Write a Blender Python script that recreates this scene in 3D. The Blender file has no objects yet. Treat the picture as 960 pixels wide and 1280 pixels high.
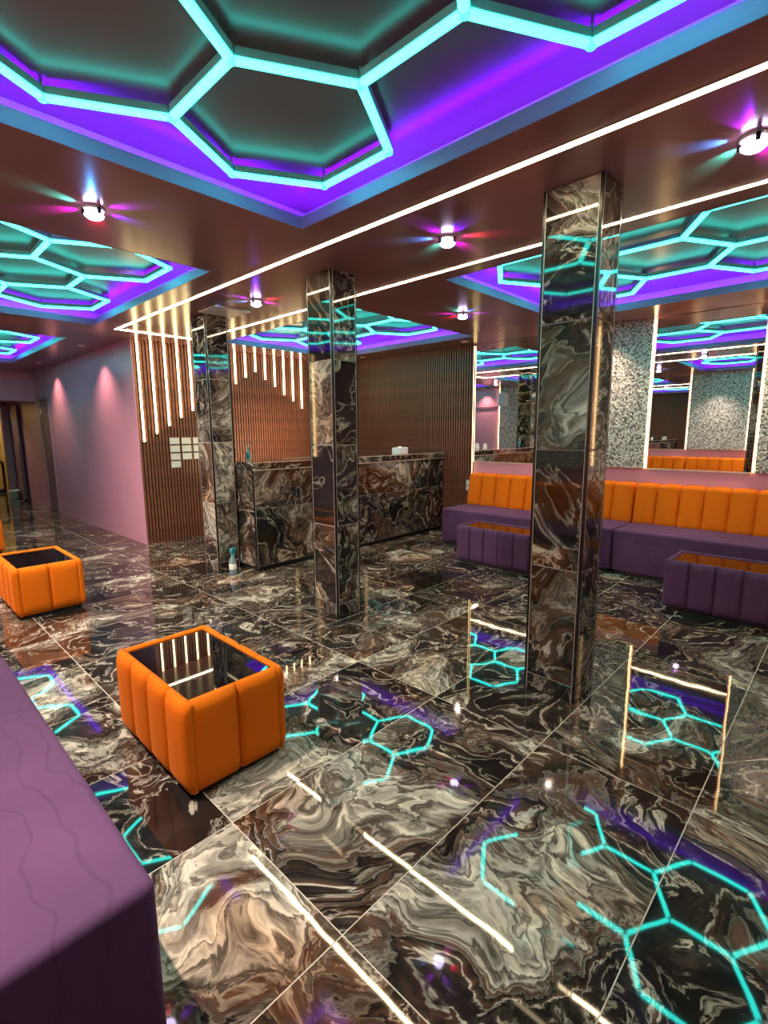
import bpy, bmesh, math, random
from mathutils import Vector, Matrix
random.seed(7)
S = bpy.context.scene
COL = S.collection
PI = math.pi

# ------------------------------------------------------------------ camera, world, exposure
F_PX, PITCH, ROLL, YAW, CAM_H = 623.55, -9.1275, -0.3685, 46.2967, 1.399
def make_camera():
    a, b, c = map(math.radians, (YAW, PITCH, ROLL))
    f = Vector((math.sin(a)*math.cos(b), math.cos(a)*math.cos(b), math.sin(b)))
    r = Vector((math.cos(a), -math.sin(a), 0)); u = r.cross(f)
    r2 = math.cos(c)*r + math.sin(c)*u; u2 = -math.sin(c)*r + math.cos(c)*u
    cd = bpy.data.cameras.new('camera'); cd.sensor_fit = 'HORIZONTAL'; cd.sensor_width = 36
    cd.lens = F_PX/960*36; cd.clip_start = 0.02
    co = bpy.data.objects.new('camera', cd); COL.objects.link(co)
    M = Matrix((r2, u2, -f)).transposed().to_4x4(); M.translation = (0, 0, CAM_H)
    co.matrix_world = M; S.camera = co
make_camera()
w = bpy.data.worlds.new('world'); S.world = w; w.use_nodes = True
w.node_tree.nodes['Background'].inputs[0].default_value = (0.02, 0.018, 0.02, 1)
S.view_settings.view_transform = 'Standard'; S.view_settings.look = 'None'
S.view_settings.gamma = 1.0; S.view_settings.use_curve_mapping = False
S.view_settings.exposure = 1.85
S.cycles.max_bounces = 12; S.cycles.glossy_bounces = 8; S.cycles.diffuse_bounces = 5
S.cycles.sample_clamp_indirect = 6.0
S.cycles.use_denoising = True

# light levels
E_HEX, E_COVE, E_STRIP, E_ROD, E_EDGE = 3.4, 26.0, 13.0, 4.2, 3.2
W_DOWN, W_PETAL = 26.0, 2.6
WARM = (1.0, 0.72, 0.42)

# ------------------------------------------------------------------ node helpers
def new_mat(name):
    m = bpy.data.materials.new(name); m.use_nodes = True
    nt = m.node_tree; p = nt.nodes['Principled BSDF']
    return m, nt, p
def N(nt, t, **k):
    n = nt.nodes.new(t)
    for a, b in k.items():
        if a in n.inputs.keys(): n.inputs[a].default_value = b
        else: setattr(n, a, b)
    return n
def ramp(nt, stops, interp='LINEAR'):
    n = nt.nodes.new('ShaderNodeValToRGB'); e = n.color_ramp.elements
    n.color_ramp.interpolation = interp
    while len(e) < len(stops): e.new(0.5)
    for i, (p, c) in enumerate(stops):
        e[i].position = p; e[i].color = (*c, 1) if len(c) == 3 else c
    return n
def L(nt, a, b): nt.links.new(a, b)
def math_n(nt, op, a, b=None, c=None):
    n = nt.nodes.new('ShaderNodeMath'); n.operation = op
    for i, v in enumerate((a, b, c)):
        if v is None: continue
        if isinstance(v, (int, float)): n.inputs[i].default_value = v
        else: L(nt, v, n.inputs[i])
    return n.outputs[0]
def vmath(nt, op, a, b=None, scale=None):
    n = nt.nodes.new('ShaderNodeVectorMath'); n.operation = op
    for i, v in enumerate((a, b)):
        if v is None: continue
        if isinstance(v, tuple): n.inputs[i].default_value = v
        else: L(nt, v, n.inputs[i])
    if scale is not None: n.inputs['Scale'].default_value = scale
    return n.outputs[0]

def plain(name, col, rough=0.5, metal=0.0, spec=0.5, noise=0.0, nscale=20.0, bump=0.0, sheen=0.0, coat=0.0):
    m, nt, p = new_mat(name)
    p.inputs['Base Color'].default_value = (*col, 1)
    p.inputs['Roughness'].default_value = rough; p.inputs['Metallic'].default_value = metal
    p.inputs['Specular IOR Level'].default_value = spec
    if sheen:
        p.inputs['Sheen Weight'].default_value = sheen; p.inputs['Sheen Roughness'].default_value = 0.4
        p.inputs['Sheen Tint'].default_value = (*[min(1, c*1.6+0.1) for c in col], 1)
    if coat: p.inputs['Coat Weight'].default_value = coat
    if noise or bump:
        tc = N(nt, 'ShaderNodeTexCoord'); nz = N(nt, 'ShaderNodeTexNoise', Scale=nscale, Detail=4.0)
        L(nt, tc.outputs['Object'], nz.inputs['Vector'])
        if noise:
            lo = [c*(1-noise) for c in col]; hi = [min(1, c*(1+noise)) for c in col]
            r = ramp(nt, [(0.3, lo), (0.7, hi)]); L(nt, nz.outputs['Fac'], r.inputs[0])
            L(nt, r.outputs[0], p.inputs['Base Color'])
        if bump:
            bp = N(nt, 'ShaderNodeBump', Strength=bump, Distance=0.004)
            L(nt, nz.outputs['Fac'], bp.inputs['Height']); L(nt, bp.outputs[0], p.inputs['Normal'])
    return m

def emit(name, col, strength):
    m, nt, p = new_mat(name)
    p.inputs['Base Color'].default_value = (0.8, 0.8, 0.8, 1)
    p.inputs['Emission Color'].default_value = (*col, 1)
    p.inputs['Emission Strength'].default_value = strength
    return m

def marble(name, scale, ior, rough, wav=0.0, bright=1.0, shift=0.0):
    """polished poured-resin look: near black, rust brown and cream streams folded into one another"""
    m, nt, p = new_mat(name)
    tc = N(nt, 'ShaderNodeTexCoord'); oi = N(nt, 'ShaderNodeObjectInfo')
    r1 = math_n(nt, 'MULTIPLY', oi.outputs['Random'], 97.0)
    r2 = math_n(nt, 'MULTIPLY', oi.outputs['Random'], 41.0)
    cx = N(nt, 'ShaderNodeCombineXYZ'); L(nt, r1, cx.inputs[0]); L(nt, r2, cx.inputs[1]); L(nt, r1, cx.inputs[2])
    base = vmath(nt, 'ADD', vmath(nt, 'SCALE', tc.outputs['Object'], scale=scale), cx.outputs[0])
    def warp(v, sc, amt, det=2.0, rough=0.5):
        n = N(nt, 'ShaderNodeTexNoise', Scale=sc, Detail=det, Roughness=rough); L(nt, v, n.inputs['Vector'])
        d = vmath(nt, 'SUBTRACT', n.outputs['Color'], (0.5, 0.5, 0.5))
        return vmath(nt, 'ADD', v, vmath(nt, 'SCALE', d, scale=amt))
    v1 = warp(base, 0.8, 1.5); v2 = warp(v1, 1.7, 0.85, 3.0); v3 = warp(v2, 4.0, 0.30, 4.0, 0.6)
    big = N(nt, 'ShaderNodeTexNoise', Scale=0.75, Detail=2.0, Roughness=0.5); L(nt, v2, big.inputs['Vector'])
    mid = N(nt, 'ShaderNodeTexNoise', Scale=1.5, Detail=6.0, Roughness=0.60); L(nt, v3, mid.inputs['Vector'])
    fine = N(nt, 'ShaderNodeTexNoise', Scale=7.0, Detail=5.0, Roughness=0.65); L(nt, v3, fine.inputs['Vector'])
    mx = math_n(nt, 'ADD', math_n(nt, 'MULTIPLY', big.outputs['Fac'], 0.52), math_n(nt, 'MULTIPLY', mid.outputs['Fac'], 0.48))
    K = (0.013, 0.012, 0.012); U = (0.036, 0.029, 0.025); R_ = (0.085, 0.043, 0.028); G_ = (0.080, 0.071, 0.062)
    TA = (0.175, 0.155, 0.130); C_ = (0.50, 0.47, 0.41); CD = (0.31, 0.28, 0.235)
    body = ramp(nt, [(0.33, K), (0.395, K), (0.402, CD), (0.409, U), (0.43, K), (0.455, U), (0.462, C_), (0.468, R_), (0.485, U), (0.500, K), (0.508, TA), (0.514, G_),
                     (0.535, R_), (0.545, CD), (0.552, U), (0.565, TA), (0.575, C_), (0.592, TA), (0.600, U), (0.607, C_), (0.635, CD), (0.643, G_), (0.652, C_), (0.70, TA), (0.72, R_), (0.78, K)])
    L(nt, math_n(nt, 'SUBTRACT', mx, shift), body.inputs[0])
    fr_ = ramp(nt, [(0.36, (0.50,)*3), (0.50, (1.0,)*3), (0.64, (1.75, 1.72, 1.66))]); L(nt, fine.outputs['Fac'], fr_.inputs[0])
    mixc = N(nt, 'ShaderNodeMix', data_type='RGBA', blend_type='MULTIPLY'); mixc.inputs[0].default_value = 1.0
    L(nt, body.outputs[0], mixc.inputs[6]); L(nt, fr_.outputs[0], mixc.inputs[7])
    # rust stain in places
    rz = N(nt, 'ShaderNodeTexNoise', Scale=0.9, Detail=2.0); L(nt, vmath(nt, 'ADD', v1, (1.3, 9.1, 3.4)), rz.inputs['Vector'])
    rr = ramp(nt, [(0.53, (0, 0, 0)), (0.68, (0.8,)*3)]); L(nt, rz.outputs['Fac'], rr.inputs[0])
    mul = N(nt, 'ShaderNodeMix', data_type='RGBA', blend_type='MULTIPLY'); L(nt, rr.outputs[0], mul.inputs[0])
    L(nt, mixc.outputs[2], mul.inputs[6]); mul.inputs[7].default_value = (0.95, 0.60, 0.42, 1)
    gain = N(nt, 'ShaderNodeMix', data_type='RGBA', blend_type='MULTIPLY'); gain.inputs[0].default_value = 1.0
    L(nt, mul.outputs[2], gain.inputs[6]); gain.inputs[7].default_value = (bright,)*3 + (1,)
    L(nt, gain.outputs[2], p.inputs['Base Color'])
    p.inputs['Roughness'].default_value = rough; p.inputs['IOR'].default_value = ior
    if wav:
        wz = N(nt, 'ShaderNodeTexNoise', Scale=5.0, Detail=1.0); L(nt, tc.outputs['Object'], wz.inputs['Vector'])
        bp = N(nt, 'ShaderNodeBump', Strength=1.0, Distance=wav); L(nt, wz.outputs['Fac'], bp.inputs['Height'])
        L(nt, bp.outputs[0], p.inputs['Normal'])
    return m

def velvet(name, col, var=0.18, nscale=2.5, strokes=0.3):
    m, nt, p = new_mat(name)
    tc = N(nt, 'ShaderNodeTexCoord')
    n1 = N(nt, 'ShaderNodeTexNoise', Scale=nscale, Detail=3.0, Distortion=1.2); L(nt, tc.outputs['Object'], n1.inputs['Vector'])
    n2 = N(nt, 'ShaderNodeTexNoise', Scale=420.0, Detail=2.0); L(nt, tc.outputs['Object'], n2.inputs['Vector'])
    r = ramp(nt, [(0.3, [c*(1-var) for c in col]), (0.7, [min(1, c*(1+var)) for c in col])])
    # brushed-nap strokes
    wv = N(nt, 'ShaderNodeTexWave', Scale=3.2, Distortion=11.0, Detail=2.0); wv.inputs['Detail Scale'].default_value = 0.9
    L(nt, tc.outputs['Object'], wv.inputs['Vector'])
    st = ramp(nt, [(0.0, (0.45,)*3), (0.045, (1,)*3)]); L(nt, wv.outputs['Fac'], st.inputs[0])
    mixf = math_n(nt, 'ADD', math_n(nt, 'MULTIPLY', n1.outputs['Fac'], 0.8), math_n(nt, 'MULTIPLY', n2.outputs['Fac'], 0.2))
    L(nt, mixf, r.inputs[0])
    mu = N(nt, 'ShaderNodeMix', data_type='RGBA', blend_type='MULTIPLY'); mu.inputs[0].default_value = strokes
    L(nt, r.outputs[0], mu.inputs[6]); L(nt, st.outputs[0], mu.inputs[7]); L(nt, mu.outputs[2], p.inputs['Base Color'])
    p.inputs['Roughness'].default_value = 0.85; p.inputs['Specular IOR Level'].default_value = 0.2
    p.inputs['Sheen Weight'].default_value = 0.3; p.inputs['Sheen Roughness'].default_value = 0.35
    p.inputs['Sheen Tint'].default_value = (*[min(1, c*1.5+0.06) for c in col], 1)
    bp = N(nt, 'ShaderNodeBump', Strength=0.15, Distance=0.002); L(nt, n2.outputs['Fac'], bp.inputs['Height'])
    L(nt, bp.outputs[0], p.inputs['Normal'])
    return m

def mosaic_mat(name):
    m, nt, p = new_mat(name)
    tc = N(nt, 'ShaderNodeTexCoord'); sx = N(nt, 'ShaderNodeSeparateXYZ'); L(nt, tc.outputs['Object'], sx.inputs[0])
    P = 1/0.0155
    cell, edge = [], []
    for o in (1, 2):
        s = math_n(nt, 'MULTIPLY', sx.outputs[o], P); cell.append(math_n(nt, 'FLOOR', s))
        fr = math_n(nt, 'FRACT', s); edge.append(math_n(nt, 'ABSOLUTE', math_n(nt, 'SUBTRACT', fr, 0.5)))
    cv = N(nt, 'ShaderNodeCombineXYZ'); L(nt, cell[0], cv.inputs[0]); L(nt, cell[1], cv.inputs[1])
    wn = N(nt, 'ShaderNodeTexWhiteNoise', noise_dimensions='3D'); L(nt, cv.outputs[0], wn.inputs['Vector'])
    cr = ramp(nt, [(0.0, (0.16, 0.14, 0.12)), (0.22, (0.45, 0.41, 0.36)), (0.5, (0.78, 0.73, 0.66)), (0.8, (0.95, 0.92, 0.86))], 'CONSTANT')
    L(nt, wn.outputs['Value'], cr.inputs[0])
    gr = math_n(nt, 'GREATER_THAN', math_n(nt, 'MAXIMUM', edge[0], edge[1]), 0.43)
    mx = N(nt, 'ShaderNodeMix', data_type='RGBA'); L(nt, gr, mx.inputs[0]); L(nt, cr.outputs[0], mx.inputs[6]); mx.inputs[7].default_value = (0.13, 0.12, 0.11, 1)
    L(nt, mx.outputs[2], p.inputs['Base Color'])
    p.inputs['Roughness'].default_value = 0.25; p.inputs['Metallic'].default_value = 0.0
    # each tessera tilts a little
    d = vmath(nt, 'SCALE', vmath(nt, 'SUBTRACT', wn.outputs['Color'], (0.5, 0.5, 0.5)), scale=0.35)
    ge = N(nt, 'ShaderNodeNewGeometry')
    L(nt, vmath(nt, 'NORMALIZE', vmath(nt, 'ADD', ge.outputs['Normal'], d)), p.inputs['Normal'])
    return m

M = {}
M['floor'] = marble('polished_floor_marble', 1.5, 1.6, 0.03, wav=0.0004, bright=0.95, shift=0.026)
M['tile'] = marble('polished_wall_marble', 1.2, 1.6, 0.04, bright=0.9, shift=0.012)
M['grout'] = plain('pale_grout', (0.62, 0.56, 0.48), 0.7, noise=0.15)
M['grout_dark'] = plain('tile_backing', (0.74, 0.68, 0.60), 0.7, noise=0.15)
M['ceil'] = plain('satin_mauve_ceiling', (0.25, 0.108, 0.122), 0.21, spec=0.5, noise=0.04, nscale=3)
M['coffer'] = plain('coffer_paint', (0.155, 0.075, 0.088), 0.30, spec=0.7, noise=0.03, nscale=4)
M['lip'] = plain('coffer_lip_paint', (0.29, 0.125, 0.30), 0.45)
M['cove_wall'] = plain('pale_cove_paint', (0.42, 0.36, 0.44), 0.6)
M['pink'] = plain('mauve_wall_paint', (0.66, 0.31, 0.43), 0.34, spec=0.55, noise=0.05, nscale=2.5)
M['pinktrim'] = plain('mauve_trim', (0.40, 0.24, 0.32), 0.4)
M['slat'] = plain('walnut_slat', (0.20, 0.068, 0.038), 0.38, spec=0.5, noise=0.3, nscale=9)
M['slatback'] = plain('dark_felt_backing', (0.016, 0.011, 0.010), 0.9)
M['black'] = plain('black_trim', (0.008, 0.008, 0.009), 0.25)
M['edge'] = plain('rose_metal_edge', (0.74, 0.61, 0.54), 0.35, metal=0.35)
M['orange'] = velvet('orange_velvet', (0.74, 0.155, 0.002), 0.10, 3.0, 0.0)
M['purple'] = velvet('purple_velvet', (0.092, 0.039, 0.105), 0.18, 2.2)
M['mirror'] = plain('mirror_silver', (0.80, 0.80, 0.80), 0.0, metal=1.0)
M['glass'] = plain('black_glass', (0.006, 0.005, 0.006), 0.02, spec=1.0)
M['mosaic'] = mosaic_mat('silver_mosaic')
M['chrome'] = plain('chrome', (0.75, 0.75, 0.77), 0.12, metal=1.0)
M['alu'] = plain('white_aluminium', (0.55, 0.58, 0.58), 0.4, metal=0.3)
M['housing'] = plain('tube_housing', (0.30, 0.36, 0.36), 0.5)
M['dark'] = plain('dark_plinth', (0.012, 0.011, 0.012), 0.6)
M['white'] = plain('white_plastic', (0.75, 0.75, 0.76), 0.35)
M['paper'] = plain('white_card', (0.78, 0.76, 0.72), 0.7)
M['hex'] = emit('turquoise_led', (0.018, 1.0, 0.84), E_HEX)
M['hexcap'] = emit('turquoise_end_cap', (0.03, 1.0, 0.84), E_HEX*.18)
M['cove'] = emit('violet_led', (0.14, 0.0, 1.0), E_COVE)
M['strip'] = emit('warm_strip_led', (1.0, 0.78, 0.45), E_STRIP)
M['rod'] = emit('warm_rod_led', (1.0, 0.76, 0.36), E_ROD)
M['edgeled'] = emit('warm_edge_led', (1.0, 0.70, 0.28), E_EDGE)
M['lamp'] = emit('white_led', (0.75, 0.62, 1.0), 5.0)
M['spot'] = emit('warm_lamp', (1.0, 0.85, 0.70), 14.0)
M['teal'] = plain('teal_plastic', (0.03, 0.30, 0.38), 0.35)
M['clear'] = plain('bluish_clear_plastic', (0.45, 0.62, 0.72), 0.12)
M['clear'].node_tree.nodes['Principled BSDF'].inputs['Transmission Weight'].default_value = 0.6
M['tissue'] = plain('white_tissue_box', (0.68, 0.74, 0.80), 0.6)
M['olive'] = plain('ochre_wall', (0.40, 0.30, 0.10), 0.5, noise=0.2, nscale=3)
M['darkdoor'] = plain('dark_mauve_door', (0.20, 0.11, 0.165), 0.4)
M['violetdark'] = plain('dark_violet_pole', (0.035, 0.012, 0.05), 0.5)

# ------------------------------------------------------------------ mesh helpers
def add_box(bm, x0, y0, z0, x1, y1, z1, bev=0.0, seg=2, mi=0):
    g = bmesh.ops.create_cube(bm, size=1.0)
    vs = g['verts']
    for v in vs:
        v.co = Vector((x0+(v.co.x+.5)*(x1-x0), y0+(v.co.y+.5)*(y1-y0), z0+(v.co.z+.5)*(z1-z0)))
    if bev > 0:
        es = list({e for v in vs for e in v.link_edges})
        bmesh.ops.bevel(bm, geom=es, offset=bev, segments=seg, affect='EDGES', profile=0.5)
def add_lathe(bm, prof, seg=20, c=(0, 0, 0)):
    rings = []
    for r, z in prof:
        rings.append([bm.verts.new((c[0]+r*math.cos(2*PI*i/seg), c[1]+r*math.sin(2*PI*i/seg), c[2]+z)) for i in range(seg)])
    for a, b in zip(rings, rings[1:]):
        for i in range(seg): bm.faces.new((a[i], a[(i+1) % seg], b[(i+1) % seg], b[i]))
    if prof[0][0] > 1e-5: bm.faces.new(rings[0][::-1])
    if prof[-1][0] > 1e-5: bm.faces.new(rings[-1])
def mesh_of(name, fn, mat, smooth=False):
    bm = bmesh.new(); fn(bm)
    bmesh.ops.recalc_face_normals(bm, faces=bm.faces[:])
    me = bpy.data.meshes.new(name); bm.to_mesh(me); bm.free()
    if mat: me.materials.append(mat)
    if smooth:
        for p in me.polygons: p.use_smooth = True
    return me
def put(name, me, parent=None, loc=(0, 0, 0), rot=(0, 0, 0)):
    o = bpy.data.objects.new(name, me); COL.objects.link(o)
    o.location = loc; o.rotation_euler = rot
    if parent: o.parent = parent
    return o
def obj(name, fn, mat, parent=None, loc=(0, 0, 0), rot=(0, 0, 0), smooth=False):
    return put(name, mesh_of(name, fn, mat, smooth), parent, loc, rot)
def box(name, mat, a, b, parent=None, bev=0.0, seg=2, smooth=False, loc=(0, 0, 0)):
    return obj(name, lambda bm: add_box(bm, *a, *b, bev=bev, seg=seg), mat, parent, loc, smooth=smooth)
def thing(name, label, cat, loc=(0, 0, 0), rotz=0, group=None):
    o = bpy.data.objects.new(name, None); COL.objects.link(o); o.empty_display_size = 0.1
    o.location = loc; o.rotation_euler = (0, 0, rotz)
    return tag(o, label, cat, group)
def tag(o, label, cat, group=None):
    o['label'] = label; o['category'] = cat
    if group: o['group'] = group
    return o
def struct(o): o['kind'] = 'structure'; return o
def grid_slab(bm, axis, lo, hi, us, vs, solid):
    """slab between lo and hi along axis; cells of the us x vs grid that are solid; one closed mesh"""
    def P(u, v, w):
        return {'z': (u, v, w), 'x': (w, u, v), 'y': (u, w, v)}[axis]
    cache = {}
    def V(i, j, k):
        if (i, j, k) not in cache: cache[i, j, k] = bm.verts.new(P(us[i], vs[j], (lo, hi)[k]))
        return cache[i, j, k]
    S_ = {(i, j) for i in range(len(us)-1) for j in range(len(vs)-1) if solid((us[i]+us[i+1])/2, (vs[j]+vs[j+1])/2)}
    for i, j in S_:
        for k in (0, 1): bm.faces.new([V(i, j, k), V(i+1, j, k), V(i+1, j+1, k), V(i, j+1, k)])
        for (di, dj, e) in ((-1, 0, ((i, j), (i, j+1))), (1, 0, ((i+1, j), (i+1, j+1))), (0, -1, ((i, j), (i+1, j))), (0, 1, ((i, j+1), (i+1, j+1)))):
            if (i+di, j+dj) not in S_:
                a, b = e; bm.faces.new([V(*a, 0), V(*b, 0), V(*b, 1), V(*a, 1)])

# ------------------------------------------------------------------ the room
H = 2.52
XL, XR, YN, YB, XH, YE = -0.40, 5.765, -2.0, 6.475, 2.40, 13.4
T = 0.12
# floor: 1.2 x 0.6 m polished tiles, each a piece of its own
def floor_plan(x, y): return (XL < x < XR and YN < y < YB) or (XL < x < XH and YN < y < YE+2.2)
floor = struct(obj('floor', lambda bm: grid_slab(bm, 'z', -0.12, -0.0006, [XL, XH, XR], [YN, YB, YE+2.2], floor_plan), M['grout']))
GX, GY, TX, TY = 0.78, 0.9183, 1.2, 0.6
tile_me = {}
ix0 = math.floor((XL-GX)/TX); iy0 = math.floor((YN-GY)/TY)
for ix in range(ix0, 6):
    for iy in range(iy0, 25):
        xa, xb = GX+ix*TX, GX+(ix+1)*TX; ya, yb = GY+iy*TY, GY+(iy+1)*TY
        xa, ya = max(xa, XL), max(ya, YN); yb = min(yb, YE+2.2)
        if yb <= YB: pieces = [(xa, min(xb, XR), ya, yb)]
        elif ya >= YB or xb <= XH: pieces = [(xa, min(xb, XH), ya, yb)]
        elif xa >= XH: pieces = [(xa, min(xb, XR), ya, YB)]
        else: pieces = [(xa, XH, ya, yb), (XH, min(xb, XR), ya, YB)]
        for pa, pb, qa, qb in pieces:
            if pb-pa < 0.02 or qb-qa < 0.02: continue
            g = 0.0018; sx, sy = pb-pa-2*g, qb-qa-2*g; key = (round(sx, 3), round(sy, 3))
            if key not in tile_me:
                tile_me[key] = mesh_of('tile', lambda bm: add_box(bm, -sx/2, -sy/2, -0.011, sx/2, sy/2, 0), M['floor'])
            put('tile', tile_me[key], floor, ((pa+pb)/2, (qa+qb)/2, 0), (random.uniform(-.0007, .0007), random.uniform(-.0004, .0004), 0))

# ceiling with five coffers
COF = {'front': (-0.125, 1.865, -0.10, 2.40), 'middle': (-0.125, 1.865, 3.445, 5.95), 'hall': (-0.125, 1.865, 6.95, 9.95),
       'sofa': (3.185, 5.165, -0.10, 2.40), 'bar': (3.30, 5.24, 3.51, 5.95)}
xs = sorted({XL, XH, XR} | {v for c in COF.values() for v in c[:2]}); ys = sorted({YN, YB, YE+2.2} | {v for c in COF.values() for v in c[2:]})
def ceil_solid(x, y): return floor_plan(x, y) and not any(a < x < b and c < y < d for a, b, c, d in COF.values())
LIP = 0.048
ceiling = struct(obj('ceiling', lambda bm: grid_slab(bm, 'z', H, H+LIP, xs, ys, ceil_solid), M['ceil']))
UP, OUT = 0.145, 0.11
UPST = 0.014
for k, (a, b, c, d) in COF.items():
    def cf(bm, a=a-OUT, b=b+OUT, c=c-OUT, d=d+OUT):
        add_box(bm, a-.02, c-.02, H+UP, b+.02, d+.02, H+UP+.02)
    obj('coffer_panel', cf, M['coffer'], ceiling)
    def cw(bm, a=a-OUT, b=b+OUT, c=c-OUT, d=d+OUT):
        grid_slab(bm, 'z', H+LIP, H+UP, [a-.02, a, b, b+.02], [c-.02, c, d, d+.02], lambda x, y: not (a < x < b and c < y < d))
    obj('cove_wall', cw, M['cove_wall'], ceiling)
    def lip(bm, a=a, b=b, c=c, d=d):
        t = 0.006
        grid_slab(bm, 'z', H-0.001, H+LIP+UPST, [a, a+t, b-t, b], [c, c+t, d-t, d], lambda x, y: not (a+t < x < b-t and c+t < y < d-t))
    obj('coffer_lip', lip, M['lip'], ceiling)

# walls
def wall(name, axis, lo, hi, us, vs, solid=lambda u, v: True, mat=None):
    return struct(obj(name, lambda bm: grid_slab(bm, axis, lo, hi, us, vs, solid), mat or M['pink']))
wall_right = wall('wall_right', 'x', XR, XR+T, [YN, YB+T], [0, H])
wall_left = wall('wall_left', 'x', XL-T, XL, [YN, YE], [0, H])
wall_near = wall('wall_near', 'y', YN-T, YN, [XL-T, XR+T], [0, H])
wall_back = wall('wall_back', 'y', YB, YB+T, [XH, XR], [0, H], mat=M['slatback'])
DY0, DY1 = 10.42, 10.98
wall_hall = wall('wall_hall', 'x', XH, XH+T, [YB+T, DY0, DY1, YE], [0, 2.0, H], lambda y, z: not (DY0 < y < DY1 and z < 2.0))
obj('return_edge', lambda bm: add_box(bm, XH-.0012, YB-0.012, 0, XH+0.0105, YB+T, H), M['pink'], wall_hall)
wall_lintel = wall('wall_lintel', 'y', 11.25, 11.37, [XL, XH], [2.0, H])
wall_end = wall('wall_end', 'y', YE, YE+T, [XL-T, 1.25, 2.2, XH+T], [0, 2.0, H], lambda x, z: not (1.25 < x < 2.2 and z < 2.0))
wall_pantry = wall('wall_pantry', 'y', YE+2.2, YE+2.3, [XL-T, XH+T], [0, H], mat=M['olive'])
wall_pantry_side = wall('wall_pantry_side', 'x', XH, XH+T, [YE+T, YE+2.2], [0, H], mat=M['olive'])
wall_pantry_left = wall('wall_pantry_left', 'x', XL-T, XL, [YE+T, YE+2.2], [0, H], mat=M['olive'])

# door_1 in the hall wall, almost shut
door = struct(bpy.data.objects.new('door_1', None)); COL.objects.link(door); door.location = (XH, (DY0+DY1)/2, 0)
hw = (DY1-DY0)/2
def frame(bm):
    add_box(bm, -.018, -hw-.07, 0, .10, -hw, 2.06, bev=.004); add_box(bm, -.018, hw, 0, .10, hw+.07, 2.06, bev=.004)
    add_box(bm, -.018, -hw-.001, 2.0, .10, hw+.001, 2.06, bev=.004)
obj('door_frame', frame, M['pinktrim'], door)
leaf = box('door_leaf', M['darkdoor'], (-.006, -hw+.004, .01), (.034, hw-.035, 1.985), door, bev=.003)
for z in (.25, 1.05, 1.75):
    box('hinge', M['chrome'], (-.012, hw-.05, z), (.01, hw-.012, z+.1), leaf, bev=.003)
box('door_handle', M['chrome'], (-.045, -hw+.06, 1.0), (-.005, -hw+.18, 1.02), leaf, bev=.004)
box('threshold', M['dark'], (-.02, -hw, 0.0005), (.1, hw, .012), door)
# far opening
door2 = struct(bpy.data.objects.new('door_2', None)); COL.objects.link(door2); door2.location = (1.725, YE, 0)
box('door_frame', M['pinktrim'], (.475, -.03, 0), (.60, .10, 2.06), door2, bev=.005)
box('door_frame', M['pinktrim'], (-.60, -.03, 0), (-.475, .10, 2.06), door2, bev=.005)
box('door_frame', M['pinktrim'], (-.60, -.03, 2.0), (.60, .10, 2.08), door2, bev=.005)
lf = box('door_leaf', M['darkdoor'], (.61, -.75, .01), (.645, -.02, 1.99), door2, bev=.004)
box('door_handle', M['chrome'], (.58, -.70, 1.0), (.61, -.58, 1.025), lf, bev=.004)

# slats of dark walnut
PITCH_S = 0.0405
sm = mesh_of('slat', lambda bm: add_box(bm, -.0125, -.016, 0.0, .0125, 0, H-.001, bev=.002, seg=1), M['slat'])
n = int((XR-.03-XH)/PITCH_S)
SLATX = []
for i in range(n):
    x = XH+.0245+i*PITCH_S; SLATX.append(x)
    put('slat', sm, wall_back, (x, YB, 0))
sm2 = mesh_of('slat', lambda bm: add_box(bm, -.016, -.0125, 0.0, 0, .0125, H-.001, bev=.002, seg=1), M['slat'])
SY0 = 3.835
sb = box('slat_backing', M['slatback'], (XR-.008, SY0, 0), (XR, YB, H), wall_right)
for i in range(int((YB-.03-SY0)/PITCH_S)):
    put('slat', sm2, wall_right, (XR-.008, SY0+.0125+i*PITCH_S, 0))
box('end_trim', M['slat'], (XR-.04, SY0-.012, 0), (XR, SY0-.002, H), wall_right)

# ------------------------------------------------------------------ pillars
def tile_face(parent, mat, axis, w0, u0, u1, zs, th=0.008, gap=0.0033, us=None):
    """tiles on one face; axis 'x' or 'y' = face normal axis, w0 outer plane, sign in th"""
    us = us or [u0, u1]
    for i in range(len(us)-1):
        for z0, z1 in zip(zs, zs[1:]):
            a, b = us[i]+gap, us[i+1]-gap
            h, wd = (z1-z0)-2*gap, b-a
            c = ((a+b)/2, (z0+z1)/2)
            if axis == 'x':
                f = lambda bm: add_box(bm, min(0, th), -wd/2, -h/2, max(0, th), wd/2, h/2, bev=.0012, seg=1)
                obj('tile', f, mat, parent, (w0, c[0], c[1]))
            else:
                f = lambda bm: add_box(bm, -wd/2, min(0, th), -h/2, wd/2, max(0, th), h/2, bev=.0012, seg=1)
                obj('tile', f, mat, parent, (c[0], w0, c[1]))
PW, PD = 0.242, 0.281
ZS = [0.0, 0.09, 0.70, 1.305, 1.912, H]
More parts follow.
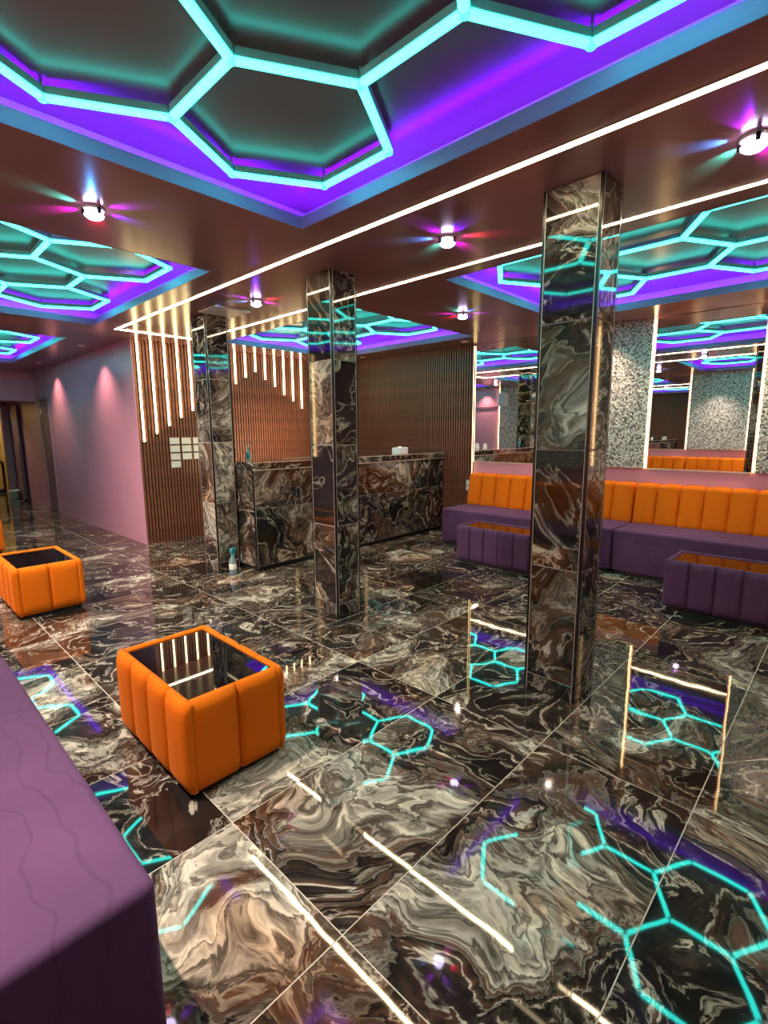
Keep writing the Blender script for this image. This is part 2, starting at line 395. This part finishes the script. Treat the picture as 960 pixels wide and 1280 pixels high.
def pillar(y, label):
    t = thing('pillar', label, 'pillar', (2.40, y, 0), 0, 'marble tiled pillars')
    e = 0.008
    box('core', M['grout_dark'], (e, e, 0), (PW-e, PD-e, H), t)
    c = 0.015
    tile_face(t, M['tile'], 'x', 0, c, PD-c, ZS, th=e)
    tile_face(t, M['tile'], 'x', PW, c, PD-c, ZS, th=-e)
    tile_face(t, M['tile'], 'y', 0, c, PW-c, ZS, th=e)
    tile_face(t, M['tile'], 'y', PD, c, PW-c, ZS, th=-e)
    for (x0, y0) in ((0, 0), (PW-c, 0), (0, PD-c), (PW-c, PD-c)):
        ct = box('corner_trim', M['black'], (x0, y0, 0.001), (x0+c, y0+c, H-.001), t, bev=.001, seg=1)
    def edges(bm):
        for (x, yy) in ((c, .0005), (PW-c, .0005), (c, PD-.0005), (PW-c, PD-.0005)):
            add_box(bm, x-.0012, yy-.0012, .001, x+.0012, yy+.0012, H-.001)
        for (x, yy) in ((.0005, c), (.0005, PD-c), (PW-.0005, c), (PW-.0005, PD-c)):
            add_box(bm, x-.0012, yy-.0012, .001, x+.0012, yy+.0012, H-.001)
    obj('edge_bead', edges, M['edge'], t)
    return t
pillar(0.947, 'tall dark marble tiled pillar nearest, large in front of the purple sofas')
pillar(2.790, 'dark marble tiled pillar standing between the bar counter and the orange cube table')
pillar(4.620, 'dark marble tiled pillar farthest back, beside the white cards and spray bottle')

# ------------------------------------------------------------------ bar counter
cx0, cy0, cz = 2.651, 4.308, 1.108
bar = thing('bar_counter', 'long bar counter clad in dark swirled marble tiles before the slatted wall', 'counter', (cx0, cy0, 0))
LX, LY = XR-.026-cx0, 0.62
box('carcass', M['grout_dark'], (.01, .01, .05), (LX, LY-.01, 1.0), bar)
box('plinth', M['dark'], (.04, .045, 0), (LX, LY-.04, .05), bar)
jx = [0.012, 3.887-cx0, 5.087-cx0, LX]
tile_face(bar, M['tile'], 'y', 0, 0, 0, [.052, .64, 1.025], th=.01, us=jx)
tile_face(bar, M['tile'], 'x', 0, 0, 0, [.052, .62, 1.095], th=.01, us=[.012, LY])
box('corner_trim', M['black'], (0, 0, .02), (.011, .011, 1.09), bar, bev=.001, seg=1)
box('corner_bead', M['edge'], (.011, -.001, .02), (.014, .004, 1.03), bar)
top = box('worktop', M['tile'], (-.002, -.012, 1.034), (LX, LY, cz), bar, bev=.002)
box('edge_trim', M['edge'], (-.003, -.014, 1.028), (LX, -.008, 1.036), top)
box('edge_trim', M['edge'], (-.003, -.013, cz-.006), (LX, -.009, cz+.001), top)
box('foot', M['black'], (.03, .03, 0), (.09, .09, .05), bar)

wl = box('fill_light_box', M['alu'], (.55, LY-.002, .93), (2.1, LY+.03, .955), bar, bev=.003)  # added housing for the unseen fill light behind the counter
box('worktop_back', M['tile'], (0, LY, 1.06), (LX, LY+.04, cz-.002), bar)
# things on the counter
def bottle_body(bm): add_lathe(bm, [(.0, 0), (.026, 0), (.029, .006), (.029, .115), (.024, .135), (.011, .150), (.011, .160)], 20)
b = thing('pump_bottle', 'small clear bottle with a teal label standing on the counter near its end', 'bottle', (2.86, 4.72, cz))
b.scale = (.8, .8, .8)
obj('body', bottle_body, M['clear'], b, smooth=True)
obj('bottle_label', lambda bm: add_lathe(bm, [(.0296, .025), (.0300, .026), (.0300, .100), (.0296, .101)], 20), M['teal'], b, smooth=True)
obj('pump_cap', lambda bm: (add_lathe(bm, [(.012, .158), (.012, .178), (.004, .180), (.004, .2), (.01, .2), (.01, .208)], 16), add_box(bm, -.005, -.032, .2, .005, 0, .208)), M['white'], b)
t = thing('tissue_box', 'pale blue white tissue box lying on the bar counter before the slats', 'box', (5.03, 4.50, cz), math.radians(12))
box('carton', M['tissue'], (-.115, -.06, 0), (.115, .06, .082), t, bev=.004)
obj('tissue', lambda bm: add_lathe(bm, [(.03, .078), (.036, .086), (.020, .094), (.006, .098)], 9), M['white'], t, smooth=True)
# white cups hidden behind the middle pillar, seen in the mirror
for i, (x, y, lab) in enumerate(((4.20, 4.62, 'white cup upside down on the counter, seen in the mirror, nearer the counter front'), (4.22, 4.78, 'white cup upside down on the counter, seen in the mirror, farther back'), (4.10, 4.84, 'white cup upside down on the counter, seen in the mirror, at the back edge'))):
    tag(obj('cup', lambda bm: add_lathe(bm, [(.040, 0), (.038, .004), (.028, .085), (.026, .088), (.0, .088)], 18), M['white'], None, (x, y, cz), smooth=True), lab, 'cup')

# spray bottle on the floor
b = thing('spray_bottle', 'blue and teal spray bottle standing on the floor at the farthest pillar', 'bottle', (2.463, 4.455, 0), math.radians(-60))
obj('body', lambda bm: add_lathe(bm, [(.0, 0), (.034, 0), (.037, .008), (.037, .11), (.030, .15), (.014, .18), (.012, .20)], 20), M['clear'], b, smooth=True)
obj('bottle_label', lambda bm: add_lathe(bm, [(.0374, .05), (.0379, .051), (.0379, .105), (.0374, .106)], 20), M['paper'], b, smooth=True)
def trig(bm):
    add_lathe(bm, [(.016, .195), (.016, .222), (.011, .226)], 14)
    add_box(bm, -.016, -.03, .222, .016, .06, .262, bev=.008); add_box(bm, -.006, .03, .18, .006, .045, .23, bev=.003)
    add_box(bm, -.008, .055, .235, .008, .075, .255, bev=.004)
obj('trigger_head', trig, M['teal'], b)

# white cards on the slats
k = 0
ROW = ['top', 'second', 'third', 'bottom']; COLN = ['left', 'middle', 'right']
for c in range(3):
    for r in range(4 if c == 0 else 3):
        x0 = 2.783+c*.155
        wd = .124
        zz = 1.342-r*.101
        lab = f'blank white card on dark slats, {ROW[r]} of the {COLN[c]} column beside the pillar'
        tag(box('card', M['paper'], (0, -.003, -.082), (wd, 0, 0), None, loc=(x0, YB-.0162, zz)), lab, 'card', 'white cards on the slat wall'); k += 1

# outlet at the end of the slats
o = thing('wall_socket', 'small white double socket on the slat wall end above the sofa arm', 'socket', (XR-.041, SY0+.03, .60))
for dz in (0, .075):
    box('socket_plate', M['white'], (-.008, -.035, dz), (.016, .035, dz+.065), o, bev=.004)

# ------------------------------------------------------------------ mirrors and mosaics
def mirror(x, y0, y1, sgn, label):
    t = thing('wall_mirror', label, 'mirror', (x, (y0+y1)/2, 1.0))
    hwd = (y1-y0)/2-.003
    box('mirror_glass', M['mirror'], (min(0, sgn*.012), -hwd, 0.0), (max(0, sgn*.012), hwd, H-1.0-.004), t)
    box('bottom_rail', M['edge'], (min(0, sgn*.016), -hwd, -.012), (max(0, sgn*.016), hwd, 0.002), t)
mirror(XR, 2.705, SY0-.014, -1, 'tall wall mirror behind the sofa, next to the slatted wall')
mirror(XR, .735, 1.645, -1, 'tall wall mirror over the long purple sofa, showing opposite orange backrests')
mirror(XL, 2.70, 4.45, 1, 'tall mirror on the opposite wall, seen inside the other mirror')
def mosaic(x, y0, y1, sgn, label, z0=1.0):
    t = thing('mosaic_panel', label, 'mosaic', (x, (y0+y1)/2, z0))
    hwd = (y1-y0)/2
    d = .038
    box('mosaic_field', M['mosaic'], (min(sgn*.008, sgn*d), -hwd+.012, 0), (max(sgn*.008, sgn*d), hwd-.012, H-z0-.002), t, bev=.001, seg=1)
    for s in (-1, 1):
        box('edge_light', M['edgeled'], (min(sgn*.003, sgn*.042), s*(hwd-.006)-.003, .004), (max(sgn*.003, sgn*.042), s*(hwd-.006)+.003, H-z0-.004), t)
mosaic(XR, 1.655, 2.695, -1, 'silver mosaic panel with glowing edges, next to the nearest pillar')
mosaic(XR, -.32, .725, -1, 'silver mosaic panel with glowing edge at the frame border over the sofa')
mosaic(XL, 1.65, 2.68, 1, 'silver mosaic panel on the opposite wall, broad in the mirror')
mosaic(XL, 6.50, 7.10, 1, 'narrow mosaic panel on the opposite wall far down the hall in the mirror')
tag(box('edge_light', M['edgeled'], (XR-.036, SY0-.0135, .76), (XR-.030, SY0-.0122, H-.02)), 'warm vertical light line along the slat wall end beside the mirror', 'light')
t = thing('wall_unit', 'white ventilation unit high on the opposite wall, seen in the mirror', 'ventilator', (XL, 6.92, 2.04))
box('casing', M['white'], (.042, -.10, 0), (.24, .10, .34), t, bev=.02, seg=3)
box('bracket', M['alu'], (.0, -.06, .05), (.05, .06, .30), t)
for i in range(4): box('louvre', M['alu'], (.235, -.08, .05+i*.06), (.246, .08, .08+i*.06), t)
tr = struct(box('trim_1', M['darkdoor'], (XL, 7.12, 2.0), (XL+.03, 10.4, 2.05)))

# ------------------------------------------------------------------ upholstery
def soft_panel(bm, wid, hgt, depth, bulge=.012, r=.018, nx=8, nz=6):
    """upholstered channel: front towards -x, width along y (centred), height along z from 0, back at x=depth"""
    grid = []
    for j in range(nz+1):
        row = []
        for i in range(nx+1):
            u = i/nx; v = j/nz
            # smooth pillow
            eu = min(u, 1-u)*wid; ev = min(v, 1-v)*hgt
            q = lambda e: 0 if e >= r else r-math.sqrt(max(0, r*r-(r-e)**2))
            x = q(eu)+q(ev)*.8 - bulge*math.sin(PI*u)*min(1, (ev+.01)/.06)
            row.append(bm.verts.new((x, (u-.5)*wid, v*hgt)))
        grid.append(row)
    for j in range(nz):
        for i in range(nx): bm.faces.new((grid[j][i], grid[j][i+1], grid[j+1][i+1], grid[j+1][i]))
    back = {}
    rim = [(0, i) for i in range(nx+1)] + [(j, nx) for j in range(1, nz+1)] + [(nz, i) for i in range(nx-1, -1, -1)] + [(j, 0) for j in range(nz-1, 0, -1)]
    bv = [bm.verts.new((depth, grid[j][i].co.y, grid[j][i].co.z)) for j, i in rim]
    for k in range(len(rim)):
        a, b = rim[k], rim[(k+1) % len(rim)]
        bm.faces.new((grid[a[0]][a[1]], grid[b[0]][b[1]], bv[(k+1) % len(rim)], bv[k]))
    bm.faces.new(bv)
_cache = {}
def panel_mesh(wid, hgt, depth, mat, bulge=.012, r=.018):
    key = (round(wid, 4), round(hgt, 4), round(depth, 4), mat.name)
    if key not in _cache:
        n = 12
        _cache[key] = mesh_of('panel', lambda bm: soft_panel(bm, wid, hgt, depth, bulge, r, n, 10), mat, True)
    return _cache[key]

def back_panel_mesh(wid):
    """sofa back channel: profile in xz leaning back, rounded top, bulging along y"""
    def f(bm):
        prof = []
        x0, z0, x1, z1, r = 0.0, .40, .07, .80, .045
        for i in range(6): q = i/5; prof.append((x0+(x1-x0)*q, z0+(z1-z0)*q))
        for i in range(1, 7):
            a = PI/2*i/6; prof.append((x1+r*(1-math.cos(a)), z1+r*math.sin(a)))
        prof.append((.235, z1+r)); prof.append((.235, z0))
        n = 10; rings = []
        for i in range(n+1):
            u = i/n; e = min(u, 1-u)*wid; rr = .022
            dent = (0 if e >= rr else rr-math.sqrt(max(0, rr*rr-(rr-e)**2))) - .010*math.sin(PI*u)
            ring = []
            for (x, z) in prof:
                if x > .2: ring.append(bm.verts.new((x, (u-.5)*wid, z - (dent if z > .6 else 0)*.6)))
                else:
                    k = max(0, (z-.77)/.075); ring.append(bm.verts.new((x+dent*(1-.6*min(1, k)), (u-.5)*wid, z-dent*.7*min(1, k))))
            rings.append(ring)
        for a, b in zip(rings, rings[1:]):
            for k in range(len(prof)): bm.faces.new((a[k], a[(k+1) % len(prof)], b[(k+1) % len(prof)], b[k]))
        bm.faces.new(rings[0]); bm.faces.new(rings[-1][::-1])
    return mesh_of('back_panel', f, M['orange'], True)
def sofa(x_front, ya, yb, facing, label, wall_x):
    """facing -1: looks towards -x (right wall); +1: looks towards +x (left wall)"""
    t = thing('sofa', label, 'sofa', (x_front, (ya+yb)/2, 0), 0 if facing < 0 else PI, 'purple and orange wall sofas')
    ln = (yb-ya)/2-.004; dp = abs(wall_x-x_front)-.004
    obj('seat', lambda bm: add_box(bm, 0, -ln, .035, dp-.20, ln, .447, bev=.024, seg=5), M['purple'], t, smooth=True)
    box('plinth', M['dark'], (.03, -ln+.03, 0), (dp-.05, ln-.03, .05), t)
    box('back_frame', M['dark'], (dp-.10, -ln+.01, .05), (dp, ln-.01, .76), t)
    n = round((yb-ya)/.2); wdt = 2*ln/n
    bmz = back_panel_mesh(wdt-.001)
    for i in range(n): put('back_panel', bmz, t, (dp-.24, -ln+wdt*(i+.5), 0))
    def pip(bm): add_box(bm, .012, -ln+.0, .06, .02, -ln+.004, .40)
    return t
sofa(5.0, 1.697, 3.775, -1, 'purple velvet sofa with orange backrest nearest the bar and slatted wall', XR)
sofa(5.0, -.38, 1.689, -1, 'long purple velvet sofa with orange backrest under the mirror, rightmost', XR)
sofa(.335, 1.0, 2.635, 1, 'mauve purple velvet bench seat close up in the bottom left corner', XL)
sofa(.335, 2.645, 4.70, 1, 'orange backed sofa on the opposite wall, seen only in the mirror', XL)

def cube_table(x0, y0, x1, y1, h, mat, nl, ns, label, group):
    t = thing('coffee_table', label, 'table', ((x0+x1)/2, (y0+y1)/2, 0), 0, group)
    hx, hy = (x1-x0)/2, (y1-y0)/2; th = .036; zb = .028
    box('core', M['dark'], (-hx+th-.004, -hy+th-.004, .02), (hx-th+.004, hy-th+.004, h-.02), t)
    box('base', M['dark'], (-hx+.03, -hy+.03, 0), (hx-.03, hy-.03, .03), t)
    wl = 2*hy/nl; pm = panel_mesh(wl-.001, h-zb, th, mat, .010, .013)
    for i in range(nl):
        put('side_panel', pm, t, (-hx, -hy+wl*(i+.5), zb)); put('side_panel', pm, t, (hx, -hy+wl*(i+.5), zb), (0, 0, PI))
    ws = (2*hx-2*th+.02)/ns; pe = panel_mesh(ws-.001, h-zb, th, mat, .010, .013)
    for i in range(ns):
        xx = -hx+th-.01+ws*(i+.5)
        put('end_panel', pe, t, (xx, -hy, zb), (0, 0, PI/2)); put('end_panel', pe, t, (xx, hy, zb), (0, 0, -PI/2))
    g = box('glass_top', M['glass'], (-hx+th-.006, -hy+th-.006, h-.022), (hx-th+.006, hy-th+.006, h-.008), t)
    return t
GO = 'orange cube tables'; GP = 'purple coffee tables'
cube_table(.715, 1.715, 1.165, 2.425, .40, M['orange'], 4, 2, 'orange upholstered cube table with black glass top, closest in the middle of the floor', GO)
cube_table(.685, 4.48, 1.150, 5.21, .40, M['orange'], 4, 2, 'orange cube table with dark glass top farther off, second from the front', GO)
cube_table(.640, 7.27, 1.075, 8.0, .40, M['orange'], 4, 2, 'orange cube table farthest off, cut by the picture border in the hall', GO)
cube_table(4.36, 2.07, 4.78, 3.09, .40, M['purple'], 6, 2, 'purple velvet coffee table with glass top before the sofa nearest the bar', GP)
cube_table(4.245, .01, 4.70, 1.03, .40, M['purple'], 6, 2, 'purple velvet coffee table with glass top before the rightmost sofa', GP)

# ------------------------------------------------------------------ lights of the place and added fill lamps
# honeycomb tubes
LT = 0.44; AX = LT*math.cos(math.radians(30))
tz = 2.592
def tube_prof(bm):
    l = LT/2-.016; n = 8; w2 = .017
    pr = [(w2, .022)] + [(w2*math.cos(-PI*i/n), .018+.012*math.sin(-PI*i/n)) for i in range(n+1)] + [(-w2, .022)]
    ra = [bm.verts.new((-l, y, z)) for y, z in pr]; rb = [bm.verts.new((l, y, z)) for y, z in pr]
    for i in range(len(pr)-1): bm.faces.new((ra[i], ra[i+1], rb[i+1], rb[i]))
    bm.faces.new((ra[-1], ra[0], rb[0], rb[-1])); bm.faces.new(ra); bm.faces.new(rb[::-1])
tube_me = mesh_of('tube', tube_prof, M['hex'])
hous_me = mesh_of('housing', lambda bm: add_box(bm, -LT/2+.014, -.019, .0225, LT/2-.014, .019, .052, bev=.002, seg=1), M['housing'])
conn_me = mesh_of('connector', lambda bm: add_lathe(bm, [(.014, .005), (.018, .009), (.018, .024), (.018, .026)], 12), M['hexcap'])
def honeycomb(key, xc, ytop, label, rows=3):
    t = thing('honeycomb_light', label, 'light', (xc, ytop, tz), 0, 'turquoise honeycomb ceiling lights')
    edges, verts = {}, {}
    for r in range(rows):
        cy = -LT-1.5*LT*r
        for cxx in ((-AX, AX) if r % 2 == 0 else (0,)):
            vs = [(round(cxx+LT*math.sin(PI/3*i), 4), round(cy+LT*math.cos(PI/3*i), 4)) for i in range(6)]
            for i in range(6):
                a, b = vs[i], vs[(i+1) % 6]
                ka = (round(a[0], 2), round(a[1], 2)); kb = (round(b[0], 2), round(b[1], 2))
                edges[tuple(sorted((ka, kb)))] = (a, b); verts[ka] = a
    for a, b in edges.values():
        mx, my = (a[0]+b[0])/2, (a[1]+b[1])/2; an = math.atan2(b[1]-a[1], b[0]-a[0])
        q = put('tube', tube_me, t, (mx, my, 0), (0, 0, an))
        put('housing', hous_me, q)
    for v in verts.values(): put('connector', conn_me, t, (v[0], v[1], 0))
    for i in (0, 1):   # thin suspension pins up to the coffer
        pass
    ks = list(verts.values())
    for v in ks:
        put('mount', mount_me, t, (v[0], v[1], .05))
mount_me = mesh_of('mount', lambda bm: add_lathe(bm, [(.014, -.024), (.014, 0.0), (.006, .002), (.006, H+UP-tz-.05)], 8), M['housing'])
honeycomb('front', .999, 2.30, 'big turquoise honeycomb tube light overhead in the nearest ceiling recess')
honeycomb('middle', .999, 5.85, 'turquoise honeycomb tube light in the second recess, above the left hand tables')
honeycomb('hall', .999, 9.75, 'small distant turquoise honeycomb tube light in the hall recess', 3)
honeycomb('sofa', 4.19, 2.30, 'turquoise honeycomb tube light in the recess above the rightmost sofa')
honeycomb('bar', 4.21, 5.85, 'turquoise honeycomb tube light in the recess above the bar counter')
# violet cove strips
WHERE = {'front': 'around the nearest ceiling recess overhead', 'middle': 'around the second recess over the orange tables', 'hall': 'around the far hall recess',
         'sofa': 'around the recess above the rightmost sofa', 'bar': 'around the recess above the bar counter'}
for k, (a, b, c, d) in COF.items():
    i_, o_ = .022, .034
    def ring(bm, a=a, b=b, c=c, d=d):
        grid_slab(bm, 'z', H+LIP+.001, H+LIP+.009, [a-o_, a-i_, b+i_, b+o_], [c-o_, c-i_, d+i_, d+o_], lambda x, y: not (a-i_ < x < b+i_ and c-i_ < y < d+i_))
    tag(obj('cove_light', ring, M['cove']), 'violet light strip hidden ' + WHERE[k], 'light', 'violet cove strips')
# U-shaped warm strip flush in the ceiling
t = thing('ceiling_strip_light', 'warm white U shaped light strip running along the ceiling beside the pillars', 'light', (2.552, 6.006, H))
XA, XB = 2.095-2.552, 3.009-2.552; SW = .016
LEN = 6.006-YN-.4
for x in (XA, XB):
    s = box('strip', M['strip'], (x-SW, -LEN, -.004), (x+SW, SW, .0), t)
    box('strip_profile', M['alu'], (x-SW-.003, -LEN, -.003), (x+SW+.003, SW+.003, .0), s)
s = box('strip', M['strip'], (XA+SW, -SW, -.004), (XB-SW, SW, .0), t)
# rods on the slats
BOT = {0: 1.293, 1: 1.393, 2: 1.489, 3: 1.596, 4: 1.689, 5: 1.79, 6: 1.885, 7: 1.98, 8: 2.071, 9: 2.169, 10: 2.26, 11: 2.16, 12: 2.07, 13: 1.957, 14: 1.872, 15: 1.767}
ORD = ['longest, first', 'second', 'third', 'fourth', 'fifth', 'sixth', 'seventh', 'eighth', 'ninth', 'tenth', 'shortest, eleventh', 'twelfth', 'thirteenth', 'fourteenth', 'fifteenth', 'sixteenth, last']
for i, zb in BOT.items():
    x = 2.465+.1621*i
    lab = f'warm vertical light rod on the slat wall, {ORD[i]} from the mauve wall corner'
    r = thing('light_rod', lab, 'light', (x, YB-.0165, zb), 0, 'warm light rods on the slat wall')
    ln = H-.004-zb
    obj('diffuser', lambda bm: add_box(bm, -.0095, -.022, .004, .0095, -.004, ln, bev=.003, seg=1), M['rod'], r)
    box('channel', M['alu'], (-.0105, -.006, 0), (.0105, 0, ln), r)
    box('end_cap', M['alu'], (-.0105, -.022, 0), (.0105, -.006, .004), r)
# recessed downlights, some at the opposite wall added as fill
def light(name, kind, parent, loc, energy, col, rot=(0, 0, 0), **k):
    ld = bpy.data.lights.new(name, kind); ld.energy = energy; ld.color = col
    for a, b in k.items(): setattr(ld, a, b)
    o = bpy.data.objects.new(name, ld); COL.objects.link(o); o.parent = parent; o.location = loc; o.rotation_euler = rot
    return o
DL = [(2.15, 7.43, 'small round ceiling spot above the mauve hall wall, nearer one'), (2.17, 9.70, 'small round ceiling spot above the mauve hall wall, farther one'),
      (5.47, 3.80, 'small round ceiling spot where slat wall meets the mirror'), (5.47, 5.65, 'small round ceiling spot above the slatted side wall by the bar'),
      (5.47, 2.15, 'small round ceiling spot above the mosaic panel at the pillar'), (5.45, .43, 'small round ceiling spot over the rightmost sofa'),
      (-.08, 1.25, 'added fill spot in the ceiling above the bench seat, out of the frame'), (-.08, 2.15, 'small round ceiling spot above the opposite mosaic panel'), (-.08, 3.9, 'added fill spot in the ceiling above the opposite mirror'), (-.08, 5.7, 'added fill spot in the ceiling above the opposite wall before the hall, outside the frame'), (-.20, 7.5, 'small round ceiling spot above the opposite hall wall')]  # bench, opposite mirror and hall-entrance spots are added fill light
TILT = {(-.08, 1.25): 0.0, (-.08, 2.15): -.3, (-.08, 3.9): -.65, (-.08, 5.7): -.65, (5.47, 3.80): .55, (5.47, 5.65): .3}
PWR = {(-.08, 5.7): 4.0, (2.15, 7.43): .75, (2.17, 9.70): .7, (-.20, 7.5): .7, (5.47, 2.15): .9, (5.47, 3.80): 1.3, (5.47, 5.65): .1, (-.08, 1.25): 2.6, (-.08, 2.15): 2.6, (5.47, 2.15): .9, (-.08, 3.9): 4.0}
ring_me = mesh_of('ring', lambda bm: add_lathe(bm, [(.030, -.004), (.042, -.006), (.044, -.001), (.044, 0), (.030, 0)], 24), M['white'], True)
lens_me = mesh_of('lens', lambda bm: add_lathe(bm, [(.0305, -.0035), (.0305, -.0005)], 20), M['spot'])
for x, y, lab in DL:
    t = thing('downlight', lab, 'light', (x, y, H), 0, 'round ceiling spots')
    put('ring', ring_me, t); put('lens', lens_me, t)
    light('lamp', 'SPOT', t, (0, 0, -.02), W_DOWN*PWR.get((x, y), 1.0), (1.0, .80, .66) if x == -.08 else (1.0, .60, .46) if x < 5 else (1.0, .74, .55), rot=(0, TILT.get((x, y), 0), 0), spot_size=math.radians(58 if (x, y) == (-.08, 1.25) else 105), spot_blend=1.0, shadow_soft_size=.02)
wo = light('lamp', 'AREA', bar, (1.45, LY+.06, .97), 3.6, (1.0, .68, .40), shape='RECTANGLE', size=1.0, size_y=.03, spread=math.radians(85))  # added warm fill that brightens the slats behind the counter
wo.rotation_euler = Vector((.12, 1, .32)).to_track_quat('-Z', 'Z').to_euler()
# crystal ceiling lamps that throw coloured petals on the ceiling
def crystal(bm):
    add_lathe(bm, [(.0, -.052), (.030, -.050), (.044, -.040), (.046, -.033), (.040, -.028)], 12)
CR = [(2.545, .432, 'crystal ceiling lamp with colored rays at the frame edge beside the nearest pillar'), (2.53, 1.89, 'crystal ceiling lamp with colored rays between nearest and middle pillar'),
      (2.51, 3.90, 'crystal ceiling lamp with colored rays before the farthest pillar'), (.965, 2.93, 'crystal ceiling lamp with colored rays between the two big honeycomb recesses'),
      (4.18, 2.93, 'crystal ceiling lamp with colored rays over the purple tables'), (.90, 6.45, 'crystal ceiling lamp with colored rays at the hall entrance')]
cr_base = mesh_of('base_ring', lambda bm: add_lathe(bm, [(.034, -.016), (.050, -.012), (.052, -.003), (.052, 0), (.034, 0)], 24), M['white'], True)
cr_glass = mesh_of('crystal', crystal, M['lamp'])
cr_stem = mesh_of('stem', lambda bm: add_lathe(bm, [(.014, -.030), (.014, -.001)], 12), M['lamp'])
cr_tab = mesh_of('clip', lambda bm: add_box(bm, .040, -.008, -.036, .056, .008, -.006, bev=.002, seg=1), M['black'])
PET = [(0.12, 0.0, 1.0), (1.0, 0.02, 0.12), (0.75, 0.0, 0.9), (0.05, 0.9, 0.6), (0.05, 0.35, 1.0), (0.30, 0.0, 1.0)]
for q, (x, y, lab) in enumerate(CR):
    t = thing('crystal_lamp', lab, 'light', (x, y, H), random.uniform(0, 2*PI), 'crystal ceiling lamps')
    put('base_ring', cr_base, t); put('crystal', cr_glass, t); put('stem', cr_stem, t)
    for i in range(3): put('clip', cr_tab, t, rot=(0, 0, 2*PI*i/3))
    for i in range(6):
        a = 2*PI*(i+.5)/6
        pos = Vector((.062*math.cos(a), .062*math.sin(a), -.030))
        d = Vector((math.cos(a), math.sin(a), .42))
        o = light('petal_beam', 'SPOT', t, pos, W_PETAL, PET[(i+q) % 6], spot_size=math.radians(52), spot_blend=.9, shadow_soft_size=.006)
        o.rotation_euler = d.to_track_quat('-Z', 'Y').to_euler()
# ceiling plate at the farthest pillar and a hatch in the hall
tag(box('ceiling_plate', M['white'], (2.345, 4.29, H-.010), (2.69, 4.615, H)), 'thin pale ceiling plate beside the top of the farthest pillar', 'plate')
t = thing('access_hatch', 'small ceiling access hatch with pale rim over the hall', 'hatch', (2.0, 9.2, H))
obj('hatch_rim', lambda bm: grid_slab(bm, 'z', -.006, 0, [0, .015, .285, .3], [0, .015, .285, .3], lambda x, y: not (.015 < x < .285 and .015 < y < .285)), M['lip'], t)
box('hatch_panel', M['ceil'], (.016, .016, -.003), (.284, .284, 0), t)

# ------------------------------------------------------------------ far end of the hall
t = thing('kitchen_counter', 'dim ochre kitchen unit with dark top through the far doorway', 'cabinet', (1.75, YE+1.85, 0))
box('carcass', M['olive'], (-.45, -.3, .08), (.6, .3, .72), t, bev=.005)
box('worktop', M['dark'], (-.47, -.33, .72), (.62, .32, .77), t, bev=.005)
box('plinth', M['dark'], (-.43, -.26, 0), (.58, .28, .08), t)
for i in range(2): 
    d = box('cupboard_door', M['olive'], (-.44+i*.52, -.318, .1), (.06+i*.52, -.3, .70), t, bev=.004)
    box('handle', M['chrome'], (-.2+i*.52, -.335, .62), (-.1+i*.52, -.318, .635), d)
light('lamp', 'POINT', thing('pantry_lamp', 'yellowish ceiling lamp in the far back room', 'light', (1.4, YE+1.0, H)), (0, 0, -.12), 20, (1.0, .8, .45), shadow_soft_size=.08)
pl = [o for o in COL.objects if o.name == 'pantry_lamp'][0]
obj('shade', lambda bm: add_lathe(bm, [(.05, 0), (.11, -.02), (.12, -.05), (.0, -.075)], 20), M['spot'], pl, smooth=True)
t = thing('bucket', 'small white bucket standing by the far doorway', 'bucket', (2.22, 13.15, 0))
obj('pail', lambda bm: add_lathe(bm, [(.0, .0), (.085, .0), (.10, .19), (.108, .195), (.108, .205), (.097, .205), (.083, .012), (.0, .012)], 20), M['white'], t, smooth=True)
obj('bail', lambda bm: [add_box(bm, .108*math.cos(a)-.003, -.003, .19+.05*math.sin(a)-.003, .108*math.cos(a+.35)+.003, .003, .19+.05*math.sin(a+.35)+.003) for a in [i*.35 for i in range(9)]], M['alu'], t)
t = thing('mop', 'dark violet mop leaning against the wall beside the far doorway', 'mop', (2.34, 12.72, 0))
obj('pole', lambda bm: add_lathe(bm, [(.014, .06), (.014, 1.22)], 10), M['violetdark'], t)
obj('mop_head', lambda bm: add_box(bm, -.04, -.10, 0, .04, .10, .07, bev=.02), M['violetdark'], t)
